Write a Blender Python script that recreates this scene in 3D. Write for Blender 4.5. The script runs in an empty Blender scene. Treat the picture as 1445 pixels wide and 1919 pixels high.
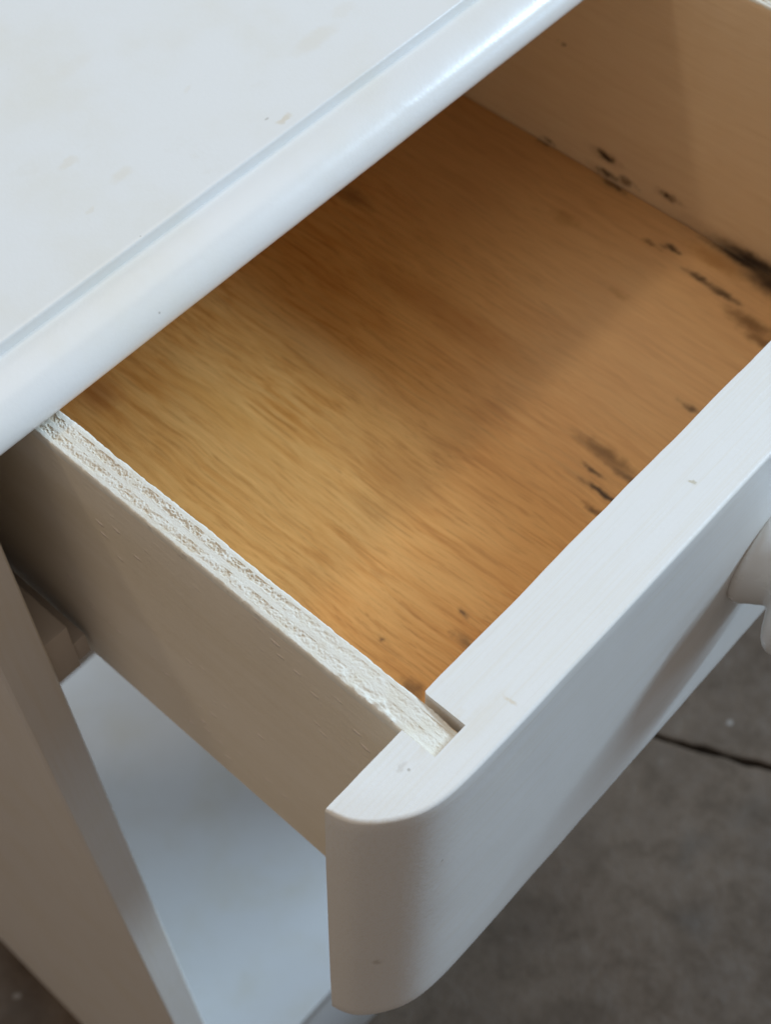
import bpy, bmesh, math, random
import numpy as np
from mathutils import Vector, Matrix

# ------------------------------------------------------------------ scale and frame
# Everything is measured in units "u" (12 u = thickness of the plywood drawer side).
# X runs along the drawer front, Y into the table, Z up; z = 0 is the top of the drawer.
S = 0.00055                 # metres per unit
ZF = -1185.0                # floor level in units
def W(x, y, z):             # unit coordinates -> metres (floor at z = 0)
    return Vector((x*S, y*S, (z-ZF)*S))
scene = bpy.context.scene
COL = scene.collection

# ------------------------------------------------------------------ camera
cam_d = bpy.data.cameras.new('camera')
cam = bpy.data.objects.new('camera', cam_d); COL.objects.link(cam)
right = Vector((0.67143812, -0.74094644, -0.01300869))
down = Vector((-0.62097282, -0.55296576, -0.55553725))
fwd = Vector((0.40442999, 0.38108692, -0.83138989))
M = Matrix((right, -down, -fwd)).transposed().to_4x4()
M.translation = W(-108.570, -104.377, 405.345)
cam.matrix_world = M
cam_d.sensor_fit = 'VERTICAL'; cam_d.sensor_height = 36.0
cam_d.lens = 36.0*2783.62/1919.0
cam_d.clip_start = 0.01; cam_d.clip_end = 50
cam_d.dof.use_dof = True
cam_d.dof.focus_distance = 486*S
cam_d.dof.aperture_fstop = 31.0
scene.camera = cam

# ------------------------------------------------------------------ light
world = bpy.data.worlds.new('World'); scene.world = world; world.use_nodes = True
bg = world.node_tree.nodes['Background']
bg.inputs[0].default_value = (1.0, 0.88, 0.81, 1); bg.inputs[1].default_value = 0.24

def area_lamp(name, target, direction, dist, sx, sy, power, colour):
    d = bpy.data.lights.new(name, 'AREA'); d.shape = 'RECTANGLE'; d.size = sx; d.size_y = sy
    d.energy = power; d.color = colour
    o = bpy.data.objects.new(name, d); COL.objects.link(o)
    n = Vector(direction).normalized()
    o.location = target + n*dist
    o.rotation_euler = n.to_track_quat('Z', 'Y').to_euler()
    return o
AIM = W(200, 120, -40)
area_lamp('window_light', AIM, (1.0, -0.43, 0.67), 2.6, 1.10, 0.25, 76, (0.56, 0.78, 1.0))
area_lamp('overhead_light', AIM, (0.16, 0.02, 1.0), 3.0, 2.2, 2.2, 14, (1.0, 0.94, 0.86))
area_lamp('front_fill_light', AIM, (0.80, -0.58, 0.14), 3.0, 1.2, 0.9, 12, (0.46, 0.73, 1.0))  # added cool fill from front right to lift the drawer front; no real door
area_lamp('back_fill_light', W(200, 420, -900), (0.10, 0.90, 0.42), 2.6, 1.2, 0.6, 30, (0.58, 0.80, 1.0))  # invented lamp behind the table, brightens the shelf; no window known there
area_lamp('ceiling_light', AIM, (-0.30, 0.33, 0.90), 2.2, 0.20, 0.20, 6.0, (1.0, 0.84, 0.62))
area_lamp('left_fill_light', W(0, 200, -200), (-1.0, 0.22, 0.12), 2.8, 1.6, 1.2, 4.4, (1.0, 0.80, 0.56))  # added weak warm fill from the left, lifts drawer side and panel

scene.view_settings.view_transform = 'Standard'
scene.view_settings.look = 'None'
scene.view_settings.exposure = 0.0
scene.view_settings.gamma = 1.0
scene.view_settings.use_curve_mapping = False

# ------------------------------------------------------------------ helpers
rng = np.random.default_rng(7)
def vnoise(x, y, seed=0):
    """smooth value noise on arrays, -1..1"""
    x = np.asarray(x, float); y = np.asarray(y, float)
    xi = np.floor(x).astype(np.int64); yi = np.floor(y).astype(np.int64)
    fx = x-xi; fy = y-yi
    fx = fx*fx*(3-2*fx); fy = fy*fy*(3-2*fy)
    def h(a, b):
        n = (a*374761393 + b*668265263 + seed*974711) & 0xffffffff
        n = ((n ^ (n >> 13))*1274126177) & 0xffffffff
        n = n ^ (n >> 16)
        return (n & 0xffff)/32767.5-1
    return (h(xi, yi)*(1-fx)+h(xi+1, yi)*fx)*(1-fy)+(h(xi, yi+1)*(1-fx)+h(xi+1, yi+1)*fx)*fy

def thing(name, label, cat, origin):
    o = bpy.data.objects.new(name, None); COL.objects.link(o)
    o.empty_display_size = 0.05
    o.location = W(*origin); o['label'] = label; o['category'] = cat
    o['_u'] = list(origin)
    return o
def mesh_obj(name, verts, faces, mat, parent=None, origin=None, smooth=None, attr=None):
    """verts in unit coordinates; local coordinates are relative to the thing's origin"""
    if origin is None:
        origin = ORG[parent] if parent in ORG else (0, 0, 0)
    v = (np.asarray(verts, float)-np.array(origin, float))*S
    me = bpy.data.meshes.new(name)
    me.from_pydata(v.tolist(), [], [list(f) for f in faces])
    bm = bmesh.new(); bm.from_mesh(me)
    bmesh.ops.recalc_face_normals(bm, faces=bm.faces); bm.to_mesh(me); bm.free()
    if attr is not None:
        a = me.attributes.new('raw', 'FLOAT', 'POINT'); a.data.foreach_set('value', np.asarray(attr, np.float32))
    if smooth is not None:
        me.polygons.foreach_set('use_smooth', [True]*len(me.polygons))
        me.set_sharp_from_angle(angle=math.radians(smooth))
    if mat: me.materials.append(mat)
    o = bpy.data.objects.new(name, me); COL.objects.link(o)
    if parent is None: o.location = W(*origin)
    else: o.parent = parent; ORG[o] = origin
    return o
ORG = {}
def box_vf(x0, x1, y0, y1, z0, z1, b=0.8):
    """box with small chamfers on every edge"""
    bm = bmesh.new(); bmesh.ops.create_cube(bm, size=1)
    for v in bm.verts:
        v.co = Vector(((x0+x1)/2+v.co.x*(x1-x0), (y0+y1)/2+v.co.y*(y1-y0), (z0+z1)/2+v.co.z*(z1-z0)))
    bmesh.ops.bevel(bm, geom=list(bm.edges), offset=b, segments=2, profile=0.5, affect='EDGES')
    bm.verts.index_update()
    r = [v.co[:] for v in bm.verts], [[v.index for v in f.verts] for f in bm.faces]
    bm.free(); return r

# ------------------------------------------------------------------ materials
class NT:
    def __init__(s, name, origin):
        s.m = bpy.data.materials.new(name); s.m.use_nodes = True; s.t = s.m.node_tree
        s.b = s.t.nodes['Principled BSDF']
        tc = s.new('ShaderNodeTexCoord')
        sc = s.vm('SCALE', tc.outputs['Object']); sc.node.inputs['Scale'].default_value = 1.0/S
        s.P = s.vm('ADD', sc, tuple(origin))          # position in unit coordinates
        s.h = None
    def new(s, t): return s.t.nodes.new(t)
    def put(s, inp, val):
        if hasattr(val, 'is_output'): s.t.links.new(val, inp)
        else: inp.default_value = val
    def vm(s, op, a, b=None):
        n = s.new('ShaderNodeVectorMath'); n.operation = op; s.put(n.inputs[0], a)
        if b is not None: s.put(n.inputs[1], b)
        return n.outputs['Value'] if op in ('LENGTH', 'DOT_PRODUCT') else n.outputs['Vector']
    def m2(s, op, a, b=0.0, clamp=False):
        n = s.new('ShaderNodeMath'); n.operation = op; n.use_clamp = clamp
        s.put(n.inputs[0], a); s.put(n.inputs[1], b); return n.outputs[0]
    def noise(s, scale, detail=3, rough=0.5, dist=0.0, vec=None, off=(0, 0, 0)):
        v = s.vm('MULTIPLY_ADD', vec or s.P, scale if isinstance(scale, tuple) else (scale,)*3)
        v.node.inputs[2].default_value = off
        n = s.new('ShaderNodeTexNoise'); s.put(n.inputs['Vector'], v); n.inputs['Scale'].default_value = 1
        n.inputs['Detail'].default_value = detail; n.inputs['Roughness'].default_value = rough
        n.inputs['Distortion'].default_value = dist
        return n.outputs['Fac']
    def ramp(s, fac, lo, hi, a=0.0, b=1.0, smooth=True):
        n = s.new('ShaderNodeMapRange'); n.interpolation_type = 'SMOOTHSTEP' if smooth else 'LINEAR'
        s.put(n.inputs['Value'], fac)
        n.inputs['From Min'].default_value = lo; n.inputs['From Max'].default_value = hi
        n.inputs['To Min'].default_value = a; n.inputs['To Max'].default_value = b
        return n.outputs[0]
    def mix(s, fac, a, b, blend='MIX'):
        n = s.new('ShaderNodeMix'); n.data_type = 'RGBA'; n.blend_type = blend
        s.put(n.inputs[0], fac)
        for i, c in ((6, a), (7, b)):
            if isinstance(c, tuple) and len(c) == 3: c = (*c, 1)
            s.put(n.inputs[i], c)
        return n.outputs[2]
    def stain(s, col, centre, radii, colour, strength, lo=0.35, vec=None):
        d = s.vm('SUBTRACT', vec or s.P, tuple(centre))
        d = s.vm('MULTIPLY', d, tuple(1.0/r for r in radii))
        f = s.ramp(s.vm('LENGTH', d), lo, 1.0, strength, 0.0)
        return s.mix(f, col, colour)
    def wobble(s, scale, amount, detail=3):
        n = s.new('ShaderNodeTexNoise'); n.inputs['Scale'].default_value = scale; n.inputs['Detail'].default_value = detail
        s.put(n.inputs['Vector'], s.P)
        v = s.vm('SUBTRACT', n.outputs['Color'], (0.5, 0.5, 0.5))
        v = s.vm('MULTIPLY', v, (amount,)*3 if not isinstance(amount, tuple) else amount)
        return s.vm('ADD', s.P, v)
    def bump(s, height, dist, strength=1.0):
        n = s.new('ShaderNodeBump'); s.put(n.inputs['Height'], height)
        n.inputs['Distance'].default_value = dist*S; n.inputs['Strength'].default_value = strength
        if s.h is not None: s.t.links.new(s.h, n.inputs['Normal'])
        s.h = n.outputs['Normal']
    def done(s, col, rough, spec=0.5, coat=0.0):
        s.put(s.b.inputs['Base Color'], col if not (isinstance(col, tuple) and len(col) == 3) else (*col, 1))
        s.put(s.b.inputs['Roughness'], rough)
        s.b.inputs['Specular IOR Level'].default_value = spec
        if coat: s.b.inputs['Coat Weight'].default_value = coat; s.b.inputs['Coat Roughness'].default_value = 0.15
        if s.h is not None: s.t.links.new(s.h, s.b.inputs['Normal'])
        return s.m

D0 = (217.0, 220.0, -181.6)      # drawer origin (units)
T0 = (217.0, 410.0, ZF)          # table origin

WHITE = (0.80, 0.79, 0.765)
YELLOW = (0.70, 0.60, 0.43)

def white_paint(name, origin, base=WHITE, rough=0.34, brush=None, grime=0.35, specks=True, stains=(), fine=0.05, spec=0.5):
    t = NT(name, origin)
    blot = t.ramp(t.noise(0.016, 5, 0.6), 0.42, 0.75, 0, grime)
    col = t.mix(blot, base, (base[0]*0.94, base[1]*0.90, base[2]*0.80))
    blot2 = t.ramp(t.noise(0.05, 4, 0.65, off=(9, 4, 2)), 0.60, 0.80, 0, grime*0.6)
    col = t.mix(blot2, col, (base[0]*0.90, base[1]*0.87, base[2]*0.80))
    wv = t.wobble(0.25, 5.0)
    for c, r, colour, k in stains: col = t.stain(col, c, r, colour, k, vec=wv)
    if specks:
        vo = t.new('ShaderNodeTexVoronoi'); vo.inputs['Scale'].default_value = 0.075; t.put(vo.inputs['Vector'], t.P)
        near = t.ramp(vo.outputs['Distance'], 0.03, 0.055, 1, 0)
        sep = t.new('ShaderNodeSeparateColor'); t.put(sep.inputs[0], vo.outputs['Color'])
        pick = t.ramp(sep.outputs[0], 0.90, 0.92, 0, 0.5)
        sp = t.m2('MULTIPLY', near, pick)
        col = t.mix(sp, col, (0.26, 0.22, 0.17))
    if brush:
        b = t.noise(brush, 5, 0.7)
        t.bump(b, 0.18)
        col = t.mix(t.ramp(b, 0.44, 0.66, 0, 0.50), col, (base[0]*0.95, base[1]*0.91, base[2]*0.83))
        sc = t.noise(tuple(c*2.2 for c in brush), 2, 0.5, off=(11, 3, 6))
        col = t.mix(t.ramp(sc, 0.70, 0.76, 0, 0.25), col, (base[0]*0.80, base[1]*0.75, base[2]*0.66))
    t.bump(t.noise(0.55, 3, 0.6), fine)
    t.bump(t.noise(0.06, 2, 0.5, off=(3, 3, 3)), 0.07)
    rr = t.ramp(t.noise(0.08, 3, 0.6, off=(1, 7, 3)), 0.3, 0.7, rough-0.01, rough+0.03)
    return t.done(col, rr, spec)

TAN = (0.62, 0.48, 0.28)
M_top = white_paint('tabletop_paint', T0, rough=0.21, spec=0.9, grime=0.5, stains=[
    ((223, 240, 25), (16, 6, 30), YELLOW, 0.23), ((183, 217, 25), (5, 2.2, 30), TAN, 0.4), ((178, 222, 25), (2, 1, 30), (0.25, 0.2, 0.15), 0.4),
    ((113, 260, 25), (6, 3, 30), YELLOW, 0.25), ((122, 241, 25), (7, 4, 30), YELLOW, 0.22), ((170, 257, 25), (3, 2, 30), YELLOW, 0.15),
    ((102, 236, 25), (3, 1.5, 30), YELLOW, 0.21), ((243, 244, 25), (9, 4, 30), YELLOW, 0.12), ((150, 300, 25), (12, 5, 30), YELLOW, 0.09)])
M_side_panel = white_paint('panel_paint', T0, base=(0.75, 0.71, 0.66), rough=0.32, brush=(0.4, 0.4, 0.010), grime=0.5, specks=False)
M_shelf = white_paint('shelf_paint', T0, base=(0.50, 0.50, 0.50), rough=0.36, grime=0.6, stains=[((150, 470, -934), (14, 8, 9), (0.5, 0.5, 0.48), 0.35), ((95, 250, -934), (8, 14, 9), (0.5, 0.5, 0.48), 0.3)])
M_front = white_paint('drawer_front_paint', D0, grime=0.12, rough=0.30, brush=(0.010, 0.75, 0.60), stains=[
    ((62.5, 7, 0), (1.3, 3.6, 3), TAN, 0.5), ((165, 13.5, 0), (1.2, 1.8, 3), (0.45, 0.38, 0.22), 0.6), ((40, 16, 0), (14, 3, 2), YELLOW, 0.35),
    ((25, 17, 0), (3, 1.6, 2), (0.45, 0.40, 0.34), 0.35), ((52, 10, 0), (18, 4, 2), YELLOW, 0.15),
    ((4, 12, -120), (3, 5, 5), (0.40, 0.34, 0.26), 0.55)])
M_knob = white_paint('knob_paint', D0, rough=0.25, grime=0.4, specks=False, stains=[
    ((203, -2, -104), (5, 3, 4), (0.45, 0.36, 0.16), 0.7), ((199, -3, -96), (3, 2, 3), (0.42, 0.33, 0.15), 0.6), ((212, -13, -107), (6, 2, 5), (0.45, 0.36, 0.18), 0.5)])
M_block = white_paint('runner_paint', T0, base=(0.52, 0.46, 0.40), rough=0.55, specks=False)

def side_paint():
    t = NT('drawer_side_paint', D0)
    base = (0.88, 0.80, 0.67)
    col = t.mix(t.ramp(t.noise((0.02, 0.004, 0.03), 4, 0.6), 0.35, 0.7), base, (0.82, 0.73, 0.58))
    vo = t.new('ShaderNodeTexVoronoi'); t.put(vo.inputs['Vector'], t.vm('MULTIPLY', t.wobble(0.8, 1.2), (0.16, 0.11, 0.20)))
    vo.inputs['Scale'].default_value = 1.0
    near = t.ramp(vo.outputs['Distance'], 0.12, 0.30, 1, 0)
    sep = t.new('ShaderNodeSeparateColor'); t.put(sep.inputs[0], vo.outputs['Color'])
    pick = t.ramp(sep.outputs[1], 0.40, 0.55, 0, 1)
    clump = t.ramp(t.noise(0.018, 3, 0.6, off=(5, 2, 8)), 0.44, 0.58, 0, 1)
    sp = t.m2('MULTIPLY', t.m2('MULTIPLY', near, pick), clump)
    col = t.mix(t.m2('MULTIPLY', sp, 0.95), col, (1.0, 0.88, 0.78))
    t.bump(t.noise((0.5, 0.05, 0.5), 3, 0.6), 0.18)
    t.bump(t.noise(0.4, 3, 0.6), 0.22)
    t.bump(sp, 0.5)
    return t.done(col, 0.42)
M_side = side_paint()

def wood(name, dark, mid, light, axis_scale, contrast, stains, rough=0.42, fig=1.0):
    t = NT(name, D0)
    wv = t.wobble(0.012, (9, 20, 9), 2)
    g1 = t.noise((0.075*axis_scale[0], 0.0075*axis_scale[1], 0.075*axis_scale[2]), 3, 0.55, 0.4, vec=wv)
    g2 = t.noise((0.42*axis_scale[0], 0.022*axis_scale[1], 0.42*axis_scale[2]), 5, 0.65, 0.25, vec=wv, off=(3, 1, 2))
    fl = t.noise((0.24*axis_scale[0], 0.030*axis_scale[1], 0.24*axis_scale[2]), 3, 0.6, 0.5, vec=wv, off=(7, 3, 1))
    bl = t.noise(0.0085, 3, 0.55, off=(2, 8, 4))
    v = t.m2('ADD', t.m2('MULTIPLY', g1, 0.28), t.m2('ADD', t.m2('MULTIPLY', g2, 0.40), t.m2('MULTIPLY', fl, 0.32)))
    lo = 0.5-0.16/contrast; hi = 0.5+0.16/contrast
    col = t.mix(t.ramp(v, lo, hi), mid, light)
    col = t.mix(t.ramp(v, 0.5-0.20/contrast, 0.49, 0.42*fig, 0), col, dark)
    col = t.mix(t.ramp(bl, 0.40, 0.66, 0, 0.55), col, light)
    # pores: short dark hairs along the grain
    por = t.noise((1.15, 0.016, 1.15), 3, 0.65, vec=wv)
    col = t.mix(t.ramp(por, 0.54, 0.68, 0, 0.45*fig), col, dark)
    lf = t.noise((0.50*axis_scale[0], 0.036*axis_scale[1], 0.50*axis_scale[2]), 3, 0.6, vec=wv, off=(5, 5, 5))
    col = t.mix(t.ramp(lf, 0.53, 0.66, 0, 0.42*fig), col, tuple(min(0.9, c*1.12) for c in light))
    col = t.mix(t.ramp(lf, 0.34, 0.46, 0.30*fig, 0), col, dark)
    w2 = t.wobble(0.20, (4, 15, 4), 5)
    for c, r, colour, k in stains:
        if colour is BLK:                 # brown bleed into the grain round each black mark
            col = t.stain(col, c, (r[0]*2.0, r[1]*2.0, r[2]*1.6), (0.30, 0.135, 0.042), 0.5*k, lo=0.0, vec=w2)
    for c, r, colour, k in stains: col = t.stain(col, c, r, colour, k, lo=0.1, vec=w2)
    t.bump(g2, 0.25); t.bump(por, 0.12)
    return t.done(col, t.ramp(bl, 0.3, 0.7, rough-0.05, rough+0.08), 0.4)
BLK = (0.030, 0.019, 0.014); DBR = (0.13, 0.060, 0.020); ORB = (0.36, 0.16, 0.035)
zb = -141
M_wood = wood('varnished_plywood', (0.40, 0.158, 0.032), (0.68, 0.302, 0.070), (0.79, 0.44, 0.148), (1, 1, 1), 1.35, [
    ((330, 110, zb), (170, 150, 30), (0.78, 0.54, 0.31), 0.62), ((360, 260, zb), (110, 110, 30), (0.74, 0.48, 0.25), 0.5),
    ((291, 292, zb), (7.9, 20.0, 9), DBR, 0.5), ((351, 198, zb), (7, 12, 9), ORB, 0.35), ((387, 240, zb), (2.2, 5.0, 9), DBR, 0.8),
    ((386, 193, zb), (2.9, 10.0, 9), BLK, 0.75), ((370, 146, zb), (2.9, 8.0, 9), BLK, 0.85), ((366, 155, zb), (2.9, 8.0, 9), DBR, 0.6),
    ((363, 124, zb), (2.9, 13.0, 9), BLK, 0.8), ((362, 108, zb), (3.6, 14.0, 9), BLK, 0.8), ((355, 88, zb), (7.2, 22.0, 9), DBR, 0.75), ((349, 77, zb), (5.0, 16.0, 9), DBR, 0.7),
    ((387, 116, zb), (6.5, 32.0, 9), BLK, 0.95), ((383, 90, zb), (10.8, 30.0, 9), BLK, 0.95), ((378, 125, zb), (8, 26, 9), ORB, 0.6),
    ((247, 93, zb), (5.8, 26.0, 9), DBR, 0.70), ((236, 92, zb), (2.2, 9.0, 9), BLK, 0.75), ((229, 80, zb), (2.4, 17.0, 9), BLK, 0.9), ((219, 77, zb), (2.9, 10.0, 9), DBR, 0.8), ((243, 78, zb), (2.9, 14.0, 9), BLK, 0.6),
    ((294, 79, zb), (2.9, 9.0, 9), BLK, 0.7), ((141, 86, zb), (1.6, 3.0, 9), BLK, 0.7), ((109, 105, zb), (1.4, 3.0, 9), BLK, 0.6), ((131, 78, zb), (4.3, 8.0, 9), DBR, 0.6), ((100, 79, zb), (6.5, 9.0, 9), DBR, 0.65),
    ((154, 154, zb), (8, 18, 9), ORB, 0.22), ((117, 293, zb), (14, 20, 9), (0.30, 0.10, 0.03), 0.5), ((328, 147, zb), (4, 8, 9), ORB, 0.3), ((175, 160, zb), (16, 50, 9), (0.42, 0.15, 0.025), 0.35), ((262, 200, zb), (16, 70, 9), (0.42, 0.15, 0.025), 0.4), ((150, 240, zb), (12, 60, 9), (0.80, 0.42, 0.12), 0.4), ((205, 215, zb), (14, 60, 9), (0.84, 0.50, 0.20), 0.5)])
M_wall_wood = wood('drawer_side_wood', (0.70, 0.50, 0.29), (0.80, 0.60, 0.38), (0.84, 0.65, 0.44), (0.5, 0.6, 0.5), 0.7, [
    ((388, 203.5, -127.5), (9, 8, 3.4), BLK, 0.97), ((388, 163, -130), (9, 7, 3.2), BLK, 0.9), ((388, 201, -138), (9, 9, 3), BLK, 0.8), ((388, 188, -136), (9, 8, 4), DBR, 0.75),
    ((388, 237, -75), (9, 3, 2), DBR, 0.6), ((388, 108, -139), (9, 34, 7), BLK, 0.93), ((388, 240, -139), (9, 6, 2.4), DBR, 0.8)], rough=0.5, fig=0.6)

def ply_paint():
    t = NT('plywood_edge_paint', D0)
    at = t.new('ShaderNodeAttribute'); at.attribute_name = 'raw'
    raw = at.outputs['Fac']
    n = t.noise((1.1, 0.5, 1.1), 4, 0.7)
    m = t.m2('MULTIPLY', raw, t.ramp(n, 0.34, 0.58, 0.25, 1.0), clamp=True)
    reg = t.ramp(t.noise((0.05, 0.012, 0.05), 2, 0.5, off=(2, 2, 1)), 0.30, 0.55, 0.55, 1)
    m = t.m2('MULTIPLY', m, reg, clamp=True)
    base = t.mix(t.ramp(t.noise(0.12, 3, 0.6), 0.4, 0.7, 0, 0.5), (0.78, 0.75, 0.67), (0.73, 0.67, 0.54))
    col = t.mix(m, base, (0.52, 0.37, 0.20))
    col = t.mix(t.ramp(m, 0.60, 0.95, 0, 0.75), col, (0.26, 0.16, 0.075))
    t.bump(t.noise((1.6, 0.9, 1.6), 4, 0.7), 0.2)
    return t.done(col, 0.55, 0.35)
M_ply = ply_paint()

def concrete():
    t = NT('concrete', (0, 0, ZF))
    a = t.noise(0.006, 6, 0.62); b = t.noise(0.035, 5, 0.65, off=(4, 1, 0)); c = t.noise(0.3, 3, 0.6)
    col = t.mix(t.ramp(a, 0.34, 0.66), (0.068, 0.043, 0.025), (0.095, 0.062, 0.038))
    col = t.mix(t.ramp(b, 0.45, 0.72, 0, 0.45), col, (0.041, 0.027, 0.016))
    col = t.mix(t.ramp(b, 0.28, 0.40, 0.55, 0), col, (0.110, 0.077, 0.050))
    col = t.mix(t.ramp(c, 0.55, 0.75, 0, 0.4), col, (0.036, 0.030, 0.024))
    w = t.wobble(0.06, 9)
    for x, y, r in ((713, 124, 6), (-53, 503, 6)):
        col = t.stain(col, (x, y, ZF), (r, r*0.8, 9), (0.34, 0.31, 0.28), 0.6, vec=w)
    w3 = t.wobble(0.02, 40)
    for x, y, rx, ry in ((560, 60, 40, 26), (490, 20, 30, 40), (640, 40, 50, 30), (-60, 480, 40, 60)):
        col = t.stain(col, (x, y, ZF), (rx, ry, 20), (0.040, 0.029, 0.020), 0.4, lo=0.0, vec=w3)
    t.bump(b, 2.0); t.bump(c, 0.8)
    return t.done(col, t.ramp(b, 0.3, 0.7, 0.55, 0.8), 0.4)
M_floor = concrete()
tt = NT('crack_dirt', (0, 0, ZF)); M_dirt = tt.done(tt.mix(tt.noise(0.08, 4), (0.020, 0.015, 0.011), (0.05, 0.038, 0.028)), 0.95)

# ------------------------------------------------------------------ the floor: two concrete slabs with a crack between them
fl = mesh_obj('floor', [(-4000, -4000, ZF-12), (5000, -4000, ZF-12), (5000, 5000, ZF-12), (-4000, 5000, ZF-12)], [(0, 1, 2, 3)], M_dirt, origin=(0, 0, ZF))
fl['kind'] = 'structure'; ORG[fl] = (0, 0, ZF)
key = [(-4000, 4900), (0, 1200), (500, 480), (645, 172), (660, 137), (676, 103), (679, 90), (697, 55), (760, -60), (1100, -700), (5000, -3900)]
line = []
for (xa, ya), (xb, yb) in zip(key[:-1], key[1:]):
    n = max(2, int(math.hypot(xb-xa, yb-ya)/6)) if 500 < xb < 800 else 40
    for i in range(n): line.append((xa+(xb-xa)*i/n, ya+(yb-ya)*i/n))
line.append(key[-1]); line = np.array(line); L = np.arange(len(line))
for side, sg in (('near', -1), ('far', 1)):
    wob = vnoise(L*0.30, L*0+3+sg, 4)*2.6+vnoise(L*0.07, L*0+9, 11)*5
    half = 4.2+2.4*vnoise(L*0.13, L*0, 21)+1.6*vnoise(L*0.5, L*0+5*sg, 5)
    half = np.maximum(half, 0.6)
    ed = line.copy(); ed[:, 1] += wob*0.4+sg*half*0.5; ed[:, 0] += wob*0.2+sg*half*0.9
    yfar = 5000*sg if sg > 0 else -4000
    n = len(ed); vs = [(x, y, ZF-1.2) for x, y in ed]+[(x+sg*2.5, y+sg*1.5, ZF) for x, y in ed]+[(x, yfar, ZF) for x, y in ed]+[(x, y, ZF-12) for x, y in ed]
    fs = [(i, i+1, n+i+1, n+i) for i in range(n-1)]+[(n+i, n+i+1, 2*n+i+1, 2*n+i) for i in range(n-1)]+[(3*n+i, 3*n+i+1, i+1, i) for i in range(n-1)]
    mesh_obj('concrete_slab', vs, fs, M_floor, fl)

# ------------------------------------------------------------------ the table
table = thing('side_table', 'white painted side table with moulded top edge and a low open shelf', 'table', T0); ORG[table] = T0
X0, X1, Y0, Y1 = -46.0, 480.0, 190.5, 640.0
prof = [(24.0, 25.0), (22.3, 24.95), (21.8, 24.7), (21.5, 24.2), (21.4, 23.6), (21.3, 20.8), (21.1, 20.4), (20.3, 20.3)]
for k in range(1, 15):
    a = math.pi/2*k/14
    prof.append((20.3-20.3*math.sin(a), 6+14.2*math.cos(a)))
prof += [(0.4, 4.4), (1.6, 3.0), (3.6, 2.2), (6.5, 2.0)]
NX, NY = 220, 120
def ring(ins, z):
    r = []
    for i in range(NX): r.append((X0+ins+(X1-X0-2*ins)*i/NX, Y0+ins))
    for i in range(NY): r.append((X1-ins, Y0+ins+(Y1-Y0-2*ins)*i/NY))
    for i in range(NX): r.append((X1-ins-(X1-X0-2*ins)*i/NX, Y1-ins))
    for i in range(NY): r.append((X0+ins, Y1-ins-(Y1-Y0-2*ins)*i/NY))
    r = np.array(r)
    wv = vnoise(r[:, 0]*0.045+r[:, 1]*0.03, np.full(len(r), z*0.12), 3)*0.05+vnoise(r[:, 0]*0.2+r[:, 1]*0.2, np.full(len(r), z*0.2+4), 8)*0.015
    if z > 24.9 or z < 2.5: wv *= 0
    return [(x, y+w, z+w*0.5) for (x, y), w in zip(r, wv)]
vs = []; fs = []; n = 2*(NX+NY)
for ins, z in prof: vs += ring(ins, z)
# small paint nibs and dents on the moulded edge
V = np.array(vs)
for cx, zz, rad, amp in ((225, 16, 1.1, 0.40), (228, 15, 0.9, 0.30), (97, 18.8, 0.9, 0.35), (101, 17.8, 0.8, 0.25), (173, 8, 1.6, 0.22), (185, 9, 2.0, 0.18), (140, 13, 1.0, 0.15)):
    d2 = ((V[:, 0]-cx)/rad)**2+((V[:, 2]-zz)/rad)**2
    on = (V[:, 1] < 212) & (d2 < 6)
    g = amp*np.exp(-d2)*on
    V[:, 1] -= g*0.6; V[:, 2] += g*0.6
vs = V.tolist()
for k in range(len(prof)-1):
    for i in range(n):
        j = (i+1) % n; fs.append((k*n+i, k*n+j, (k+1)*n+j, (k+1)*n+i))
fs.append(tuple(range(n))); fs.append(tuple(range((len(prof)-1)*n, len(prof)*n)))
mesh_obj('tabletop', vs, fs, M_top, table, smooth=50)
def side_panel(mirror):
    zs = [2.0, -0.0]+list(np.linspace(-40, -640, 13))+list(np.linspace(-700, ZF, 14))
    out = []
    for z in zs:
        t = max(0.0, (-z-640.0)/(-ZF-640.0)); out.append(-12.2-13.5*t**1.6)
    sec = lambda xo, z: [(xo, 201.4, z), (xo+1.2, 200, z), (9.4-1.2, 200, z), (9.4, 201.2, z), (9.4, 620.8, z), (8.2, 622, z), (xo+1.2, 622, z), (xo, 620.6, z)]
    vs = []; fs = []
    for z, xo in zip(zs, out): vs += sec(xo, z)
    for k in range(len(zs)-1):
        for i in range(8): fs.append((k*8+i, k*8+(i+1) % 8, k*8+8+(i+1) % 8, k*8+8+i))
    fs.append(tuple(range(8))); fs.append(tuple(range(len(vs)-8, len(vs))))
    if mirror: vs = [(434-x, y, z) for x, y, z in vs]
    mesh_obj('side_panel', vs, fs, M_side_panel, table, smooth=40)
side_panel(False); side_panel(True)
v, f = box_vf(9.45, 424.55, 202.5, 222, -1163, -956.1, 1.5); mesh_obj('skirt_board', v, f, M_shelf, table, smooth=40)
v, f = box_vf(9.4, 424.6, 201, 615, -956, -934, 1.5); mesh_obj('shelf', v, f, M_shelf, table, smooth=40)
v, f = box_vf(9.4, 424.6, 604, 614, -200, 2.0, 0.8); mesh_obj('back_panel', v, f, M_block, table, smooth=40)
for sgn in (0, 1):
    for part in ((9.4, 23.5, 205, 603, -171, -137), (23.5, 31, 207, 603, -170.5, -155.5)):
        xa, xb = part[0], part[1]
        if sgn: xa, xb = 434-part[1], 434-part[0]
        v, f = box_vf(xa, xb, *part[2:], 0.9); mesh_obj('drawer_runner', v, f, M_block, table, smooth=40)

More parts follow.
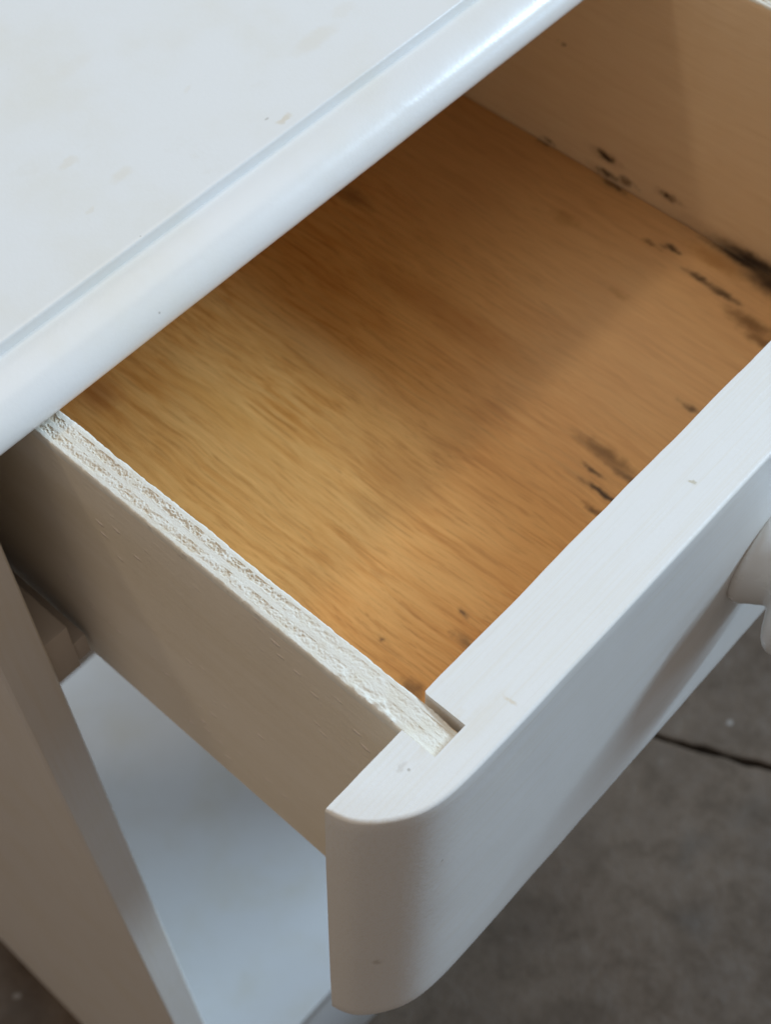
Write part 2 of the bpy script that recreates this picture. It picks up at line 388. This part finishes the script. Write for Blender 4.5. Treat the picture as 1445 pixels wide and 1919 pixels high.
# ------------------------------------------------------------------ the drawer
drawer = thing('drawer', 'open white drawer with bare brown plywood inside, pulled out below the tabletop', 'drawer', D0); ORG[drawer] = D0
XS, TS, G, TF, YL, YD, H = 33.8, 12.0, 1.9, 28.5, 25.1, 12.0, 181.6
XR = 434.0
curve = [(0.0, 24.9), (0.3, 22.9), (0.8, 20.9), (1.7, 18.3), (2.6, 16.4), (3.8, 14.6), (5.0, 13.1), (6.3, 11.7), (7.6, 10.4), (9.0, 9.2), (11.2, 7.5), (13.4, 5.95), (15.0, 4.95), (16.8, 4.0), (18.7, 3.15), (20.8, 2.4), (22.9, 1.85), (25.1, 1.4), (27.6, 1.0), (30.2, 0.72), (33, 0.5), (36, 0.35), (40, 0.2), (46, 0.08), (53, 0.0)]
mid = [(53+(XR-106)*i/60, 0.0) for i in range(1, 60)]
front = curve+mid+[(XR-x, y) for x, y in reversed(curve)]
xr0, xr1 = XR-XS-TS-G, XR-XS
def wob(x, s): return 0.22*float(vnoise(x*0.045, 0, s))+0.12*float(vnoise(x*0.16, 3, s))
back = [(xr1, YL), (xr1, YD), (xr0, YD), (xr0, TF)]
back += [(xr0+(XS+TS+G-xr0)*i/90, TF+wob(xr0+(XS+TS+G-xr0)*i/90, 5)) for i in range(1, 90)]
back += [(XS+TS+G+0.5, TF), (XS+TS+G, TF-0.9), (XS+TS+G, YD), (XS, YD), (XS, YL)]
back += [(XS-XS*i/14.0, YL+wob(XS*i/14.0+200, 6)*0.6) for i in range(1, 14)]
pts = np.array(front+back); nf = len(front); n = len(pts)
# inward normals of the front line, for the softened arris
nrm = np.zeros_like(pts)
for i in range(nf):
    a = pts[max(i-1, 0)]; b = pts[min(i+1, nf-1)]; t = (b-a)/np.linalg.norm(b-a); nrm[i] = (-t[1], t[0])
nrm[0] = (0.5, 0); nrm[nf-1] = (-0.5, 0)
rad = 1.5
levels = [(0.0, rad)]+[(-rad*(1-math.cos(a)), rad*(1-math.sin(a))) for a in (0.35, 0.75, 1.15, math.pi/2)]
nz = 26
levels += [(-rad-(H-2*rad)*k/nz, 0.0) for k in range(1, nz+1)]
levels += [(-H+rad*(1-math.cos(a)), rad*(1-math.sin(a))) for a in (1.15, 0.75, 0.35)]+[(-H, rad)]
vs = []
for z, ins in levels:
    q = pts+nrm*ins
    fl_ = 8.4*min(1, (-z/H)**0.9)            # the ends flare out towards the bottom
    wl = np.clip(1-q[:, 0]/53.0, 0, 1); wr = np.clip(1-(XR-q[:, 0])/53.0, 0, 1)
    wl = np.where(q[:, 1] > 24.0, np.clip(1-q[:, 0]/33.0, 0, 1), wl)
    wr = np.where(q[:, 1] > 24.0, np.clip(1-(XR-q[:, 0])/33.0, 0, 1), wr)
    x = q[:, 0]-fl_*wl+fl_*wr
    jit = 0.10*vnoise(x*0.06, np.full(n, z*0.05), 9)
    y = q[:, 1]+np.where(np.arange(n) < nf, jit, 0)
    vs += [(a, b, z) for a, b in zip(x, y)]
fs = []
for k in range(len(levels)-1):
    for i in range(n):
        j = (i+1) % n; fs.append((k*n+i, k*n+j, (k+1)*n+j, (k+1)*n+i))
fs.append(tuple(range(n))); fs.append(tuple(range((len(levels)-1)*n, len(levels)*n)))
mesh_obj('drawer_front', vs, fs, M_front, drawer, smooth=38)

def ply_layers(xa, mirror):
    """five bonded layers; the outer one is the painted face, cut edges are rough on the cross-grain layers"""
    cuts = [0.0, 2.0, 5.2, 7.0, 10.0, 12.0]
    ys = np.linspace(YD+0.25, 430.0, 1700 if not mirror else 420)
    ny = len(ys); root = None
    for li in range(5):
        rough = li in (1, 3)
        nx = 14 if rough else 7
        a, b = cuts[li], cuts[li+1]
        us = np.linspace(a, b, nx)
        wl = vnoise(ys*0.03, ys*0+li, 31)*0.16+vnoise(ys*0.25, ys*0+li, 32)*0.06
        wr_ = vnoise(ys*0.03, ys*0+li+1, 31)*0.16+vnoise(ys*0.25, ys*0+li+1, 32)*0.06
        if li == 0: wl = vnoise(ys*0.08, ys*0, 41)*0.10+vnoise(ys*0.5, ys*0, 42)*0.07
        if li == 4: wr_ = vnoise(ys*0.06, ys*0, 43)*0.26+vnoise(ys*0.3, ys*0, 44)*0.12+vnoise(ys*0.9, ys*0, 46)*0.06
        U, Y = np.meshgrid(us, ys)
        tt_ = (U-a)/(b-a)
        X = U+(1-tt_)*wl[:, None]+tt_*wr_[:, None]
        Z = np.full_like(X, -1.5)
        Z += vnoise(U*0.3+li*7, Y*0.06, 50)*0.10
        raw = np.zeros_like(X)
        if rough:
            rgn = np.clip(0.75+0.6*vnoise(Y*0.018, U*0+li*3, 60), 0.6, 1.2)*(1.3 if li == 1 else 1.0)
            nn = vnoise(U*1.25, Y*0.85, 61+li)*0.34+vnoise(U*2.2, Y*1.9, 62+li)*0.42+vnoise(U*0.55+Y*0.06, Y*0.22, 63+li)*0.42
            core = np.sin(np.pi*np.clip(tt_+0.25*vnoise(Y*0.5, U*0+li, 67)*0.5, 0, 1))**0.3
            dz = rgn*core*(0.14+0.72*nn)*np.clip((Y+30)/120, 0.5, 1)
            Z -= np.clip(dz, -0.10, 1.2)
            raw = np.clip((dz+0.06)*3.6, 0, 1)*np.clip(0.8+0.7*vnoise(Y*0.012, U*0+li*5, 66), 0.5, 1)*np.clip((Y-10)/110, 0.30, 1)
        else:
            nn = vnoise(U*0.9, Y*0.35, 71+li)*0.5+vnoise(U*1.8, Y*1.1, 72+li)*0.5
            Z += nn*0.06
            edge = np.zeros_like(X)
            if li == 0: edge = np.clip(1-tt_*2.6, 0, 1)
            if li == 4: edge = np.clip(1-(1-tt_)*2.6, 0, 1)
            Z -= edge**2*(0.8+0.35*vnoise(Y*0.3, U*0, 77))
            if li in (0, 4): Z -= edge*np.clip(vnoise(Y*0.8, U*0+li, 78), 0, 1)*0.5
        if not mirror:          # beads of dried paint near the front joint
            for by, bu, br, ba in ((33, 1.2, 1.1, 0.8), (37, 2.0, 1.3, 0.7), (41, 1.0, 0.9, 0.7), (36, 3.4, 1.0, 0.6), (46, 1.5, 1.0, 0.5), (30, 0.8, 0.8, 0.6), (52, 2.2, 0.9, 0.4), (39, 0.4, 0.8, 0.5)):
                gb = np.exp(-(((Y-by)/br)**2+((U-bu)/br)**2)); Z += ba*gb; raw *= (1-np.clip(gb*1.5, 0, 1))
        # the front end is knocked down a little where it sits in the housing
        sink = np.clip((30-Y)/16, 0, 1)
        Z -= sink*(0.7+tt_*0.25+li*0.16)
        XX = (xa+X) if not mirror else (xa+12-X)
        top = np.stack([XX, Y, Z], -1).reshape(-1, 3)
        bot = top.copy(); bot[:, 2] = -180.5
        m_ = nx*ny
        idx = np.arange(m_).reshape(ny, nx)
        q = np.stack([idx[:-1, :-1], idx[:-1, 1:], idx[1:, 1:], idx[1:, :-1]], -1).reshape(-1, 4).tolist()
        # side walls need only the border vertices
        border = list(idx[:, 0])+list(idx[-1, 1:])+list(idx[::-1, -1][1:])+list(idx[0, ::-1][1:-1])
        # straighten the lower border so that faces below the edge are flat
        low = bot[border].copy()
        mid_ = top[border].copy(); mid_[:, 2] = -5.5
        for arr in (low, mid_):
            u0 = (arr[:, 0]-xa) if not mirror else (xa+12-arr[:, 0])
            u1 = np.where(u0 < (a+b)/2, a, b)
            arr[:, 0] = (xa+u1) if not mirror else (xa+12-u1)
        nb = len(border)
        # keep end columns inside thickness in order
        vs_ = np.concatenate([top, mid_, low])
        for i in range(nb):
            j = (i+1) % nb
            q.append([int(border[i]), int(border[j]), m_+j, m_+i])
            q.append([m_+i, m_+j, m_+nb+j, m_+nb+i])
        q.append([m_+nb+i for i in range(nb)])
        rr = np.concatenate([raw.reshape(-1), np.zeros(2*nb)])
        if li == 0:
            o = mesh_obj('drawer_side', vs_, q, M_side, drawer, smooth=42, attr=rr); root = o
            o.data.materials.append(M_ply)
            # cut edge carries the edge paint, the face keeps its own
            for p in o.data.polygons:
                if p.center.z*1.0/S+D0[2] > -4.5: p.material_index = 1
        else:
            o = mesh_obj('ply', vs_, q, M_ply, root, origin=D0, smooth=42, attr=rr)
            if li == 4:
                o.data.materials.append(M_wall_wood)
                for p in o.data.polygons:
                    if p.center.z*1.0/S+D0[2] < -3.2: p.material_index = 1
    return root
near = ply_layers(XS, False)
far = ply_layers(XR-XS-TS, True)

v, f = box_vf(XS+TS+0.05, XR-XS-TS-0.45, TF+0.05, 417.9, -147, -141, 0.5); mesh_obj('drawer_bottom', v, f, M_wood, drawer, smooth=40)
v, f = box_vf(XS+TS+0.05, XR-XS-TS-0.05, 418, 430, -180, -3, 0.6); mesh_obj('drawer_back', v, f, M_wall_wood, drawer, smooth=40)

# turned knob, axis along -Y
KX, KZ = 222.0, -88.0
kp = [(0.3, 0), (0.3, 24), (0.3, 27.2), (-0.8, 28.0), (-2.5, 28.2), (-4.2, 27.6), (-6, 26.2), (-8, 25), (-10, 24), (-11.8, 22.9), (-13, 22.4), (-14.2, 22.7), (-15.3, 23.8), (-16.3, 25.6), (-17.3, 28), (-18.5, 30.8), (-20, 33.6), (-22, 35.7), (-24.5, 36.6), (-27, 36.4), (-30, 35.2), (-33.5, 32.4), (-36.5, 28.4), (-39, 23), (-40.8, 16), (-41.8, 8), (-42.1, 0)]
seg = 72; vs = []; fs = []
for y, r in kp:
    for i in range(seg):
        a = 2*math.pi*i/seg; vs.append((KX+r*math.cos(a), y, KZ+r*math.sin(a)))
for k in range(len(kp)-1):
    for i in range(seg):
        j = (i+1) % seg; fs.append((k*seg+i, k*seg+j, (k+1)*seg+j, (k+1)*seg+i))
bmv = mesh_obj('knob', vs, fs, M_knob, drawer, smooth=60)
bm = bmesh.new(); bm.from_mesh(bmv.data); bmesh.ops.remove_doubles(bm, verts=bm.verts, dist=1e-7); bm.to_mesh(bmv.data); bm.free()

for o in list(bpy.data.objects):
    if '_u' in o.keys(): del o['_u']
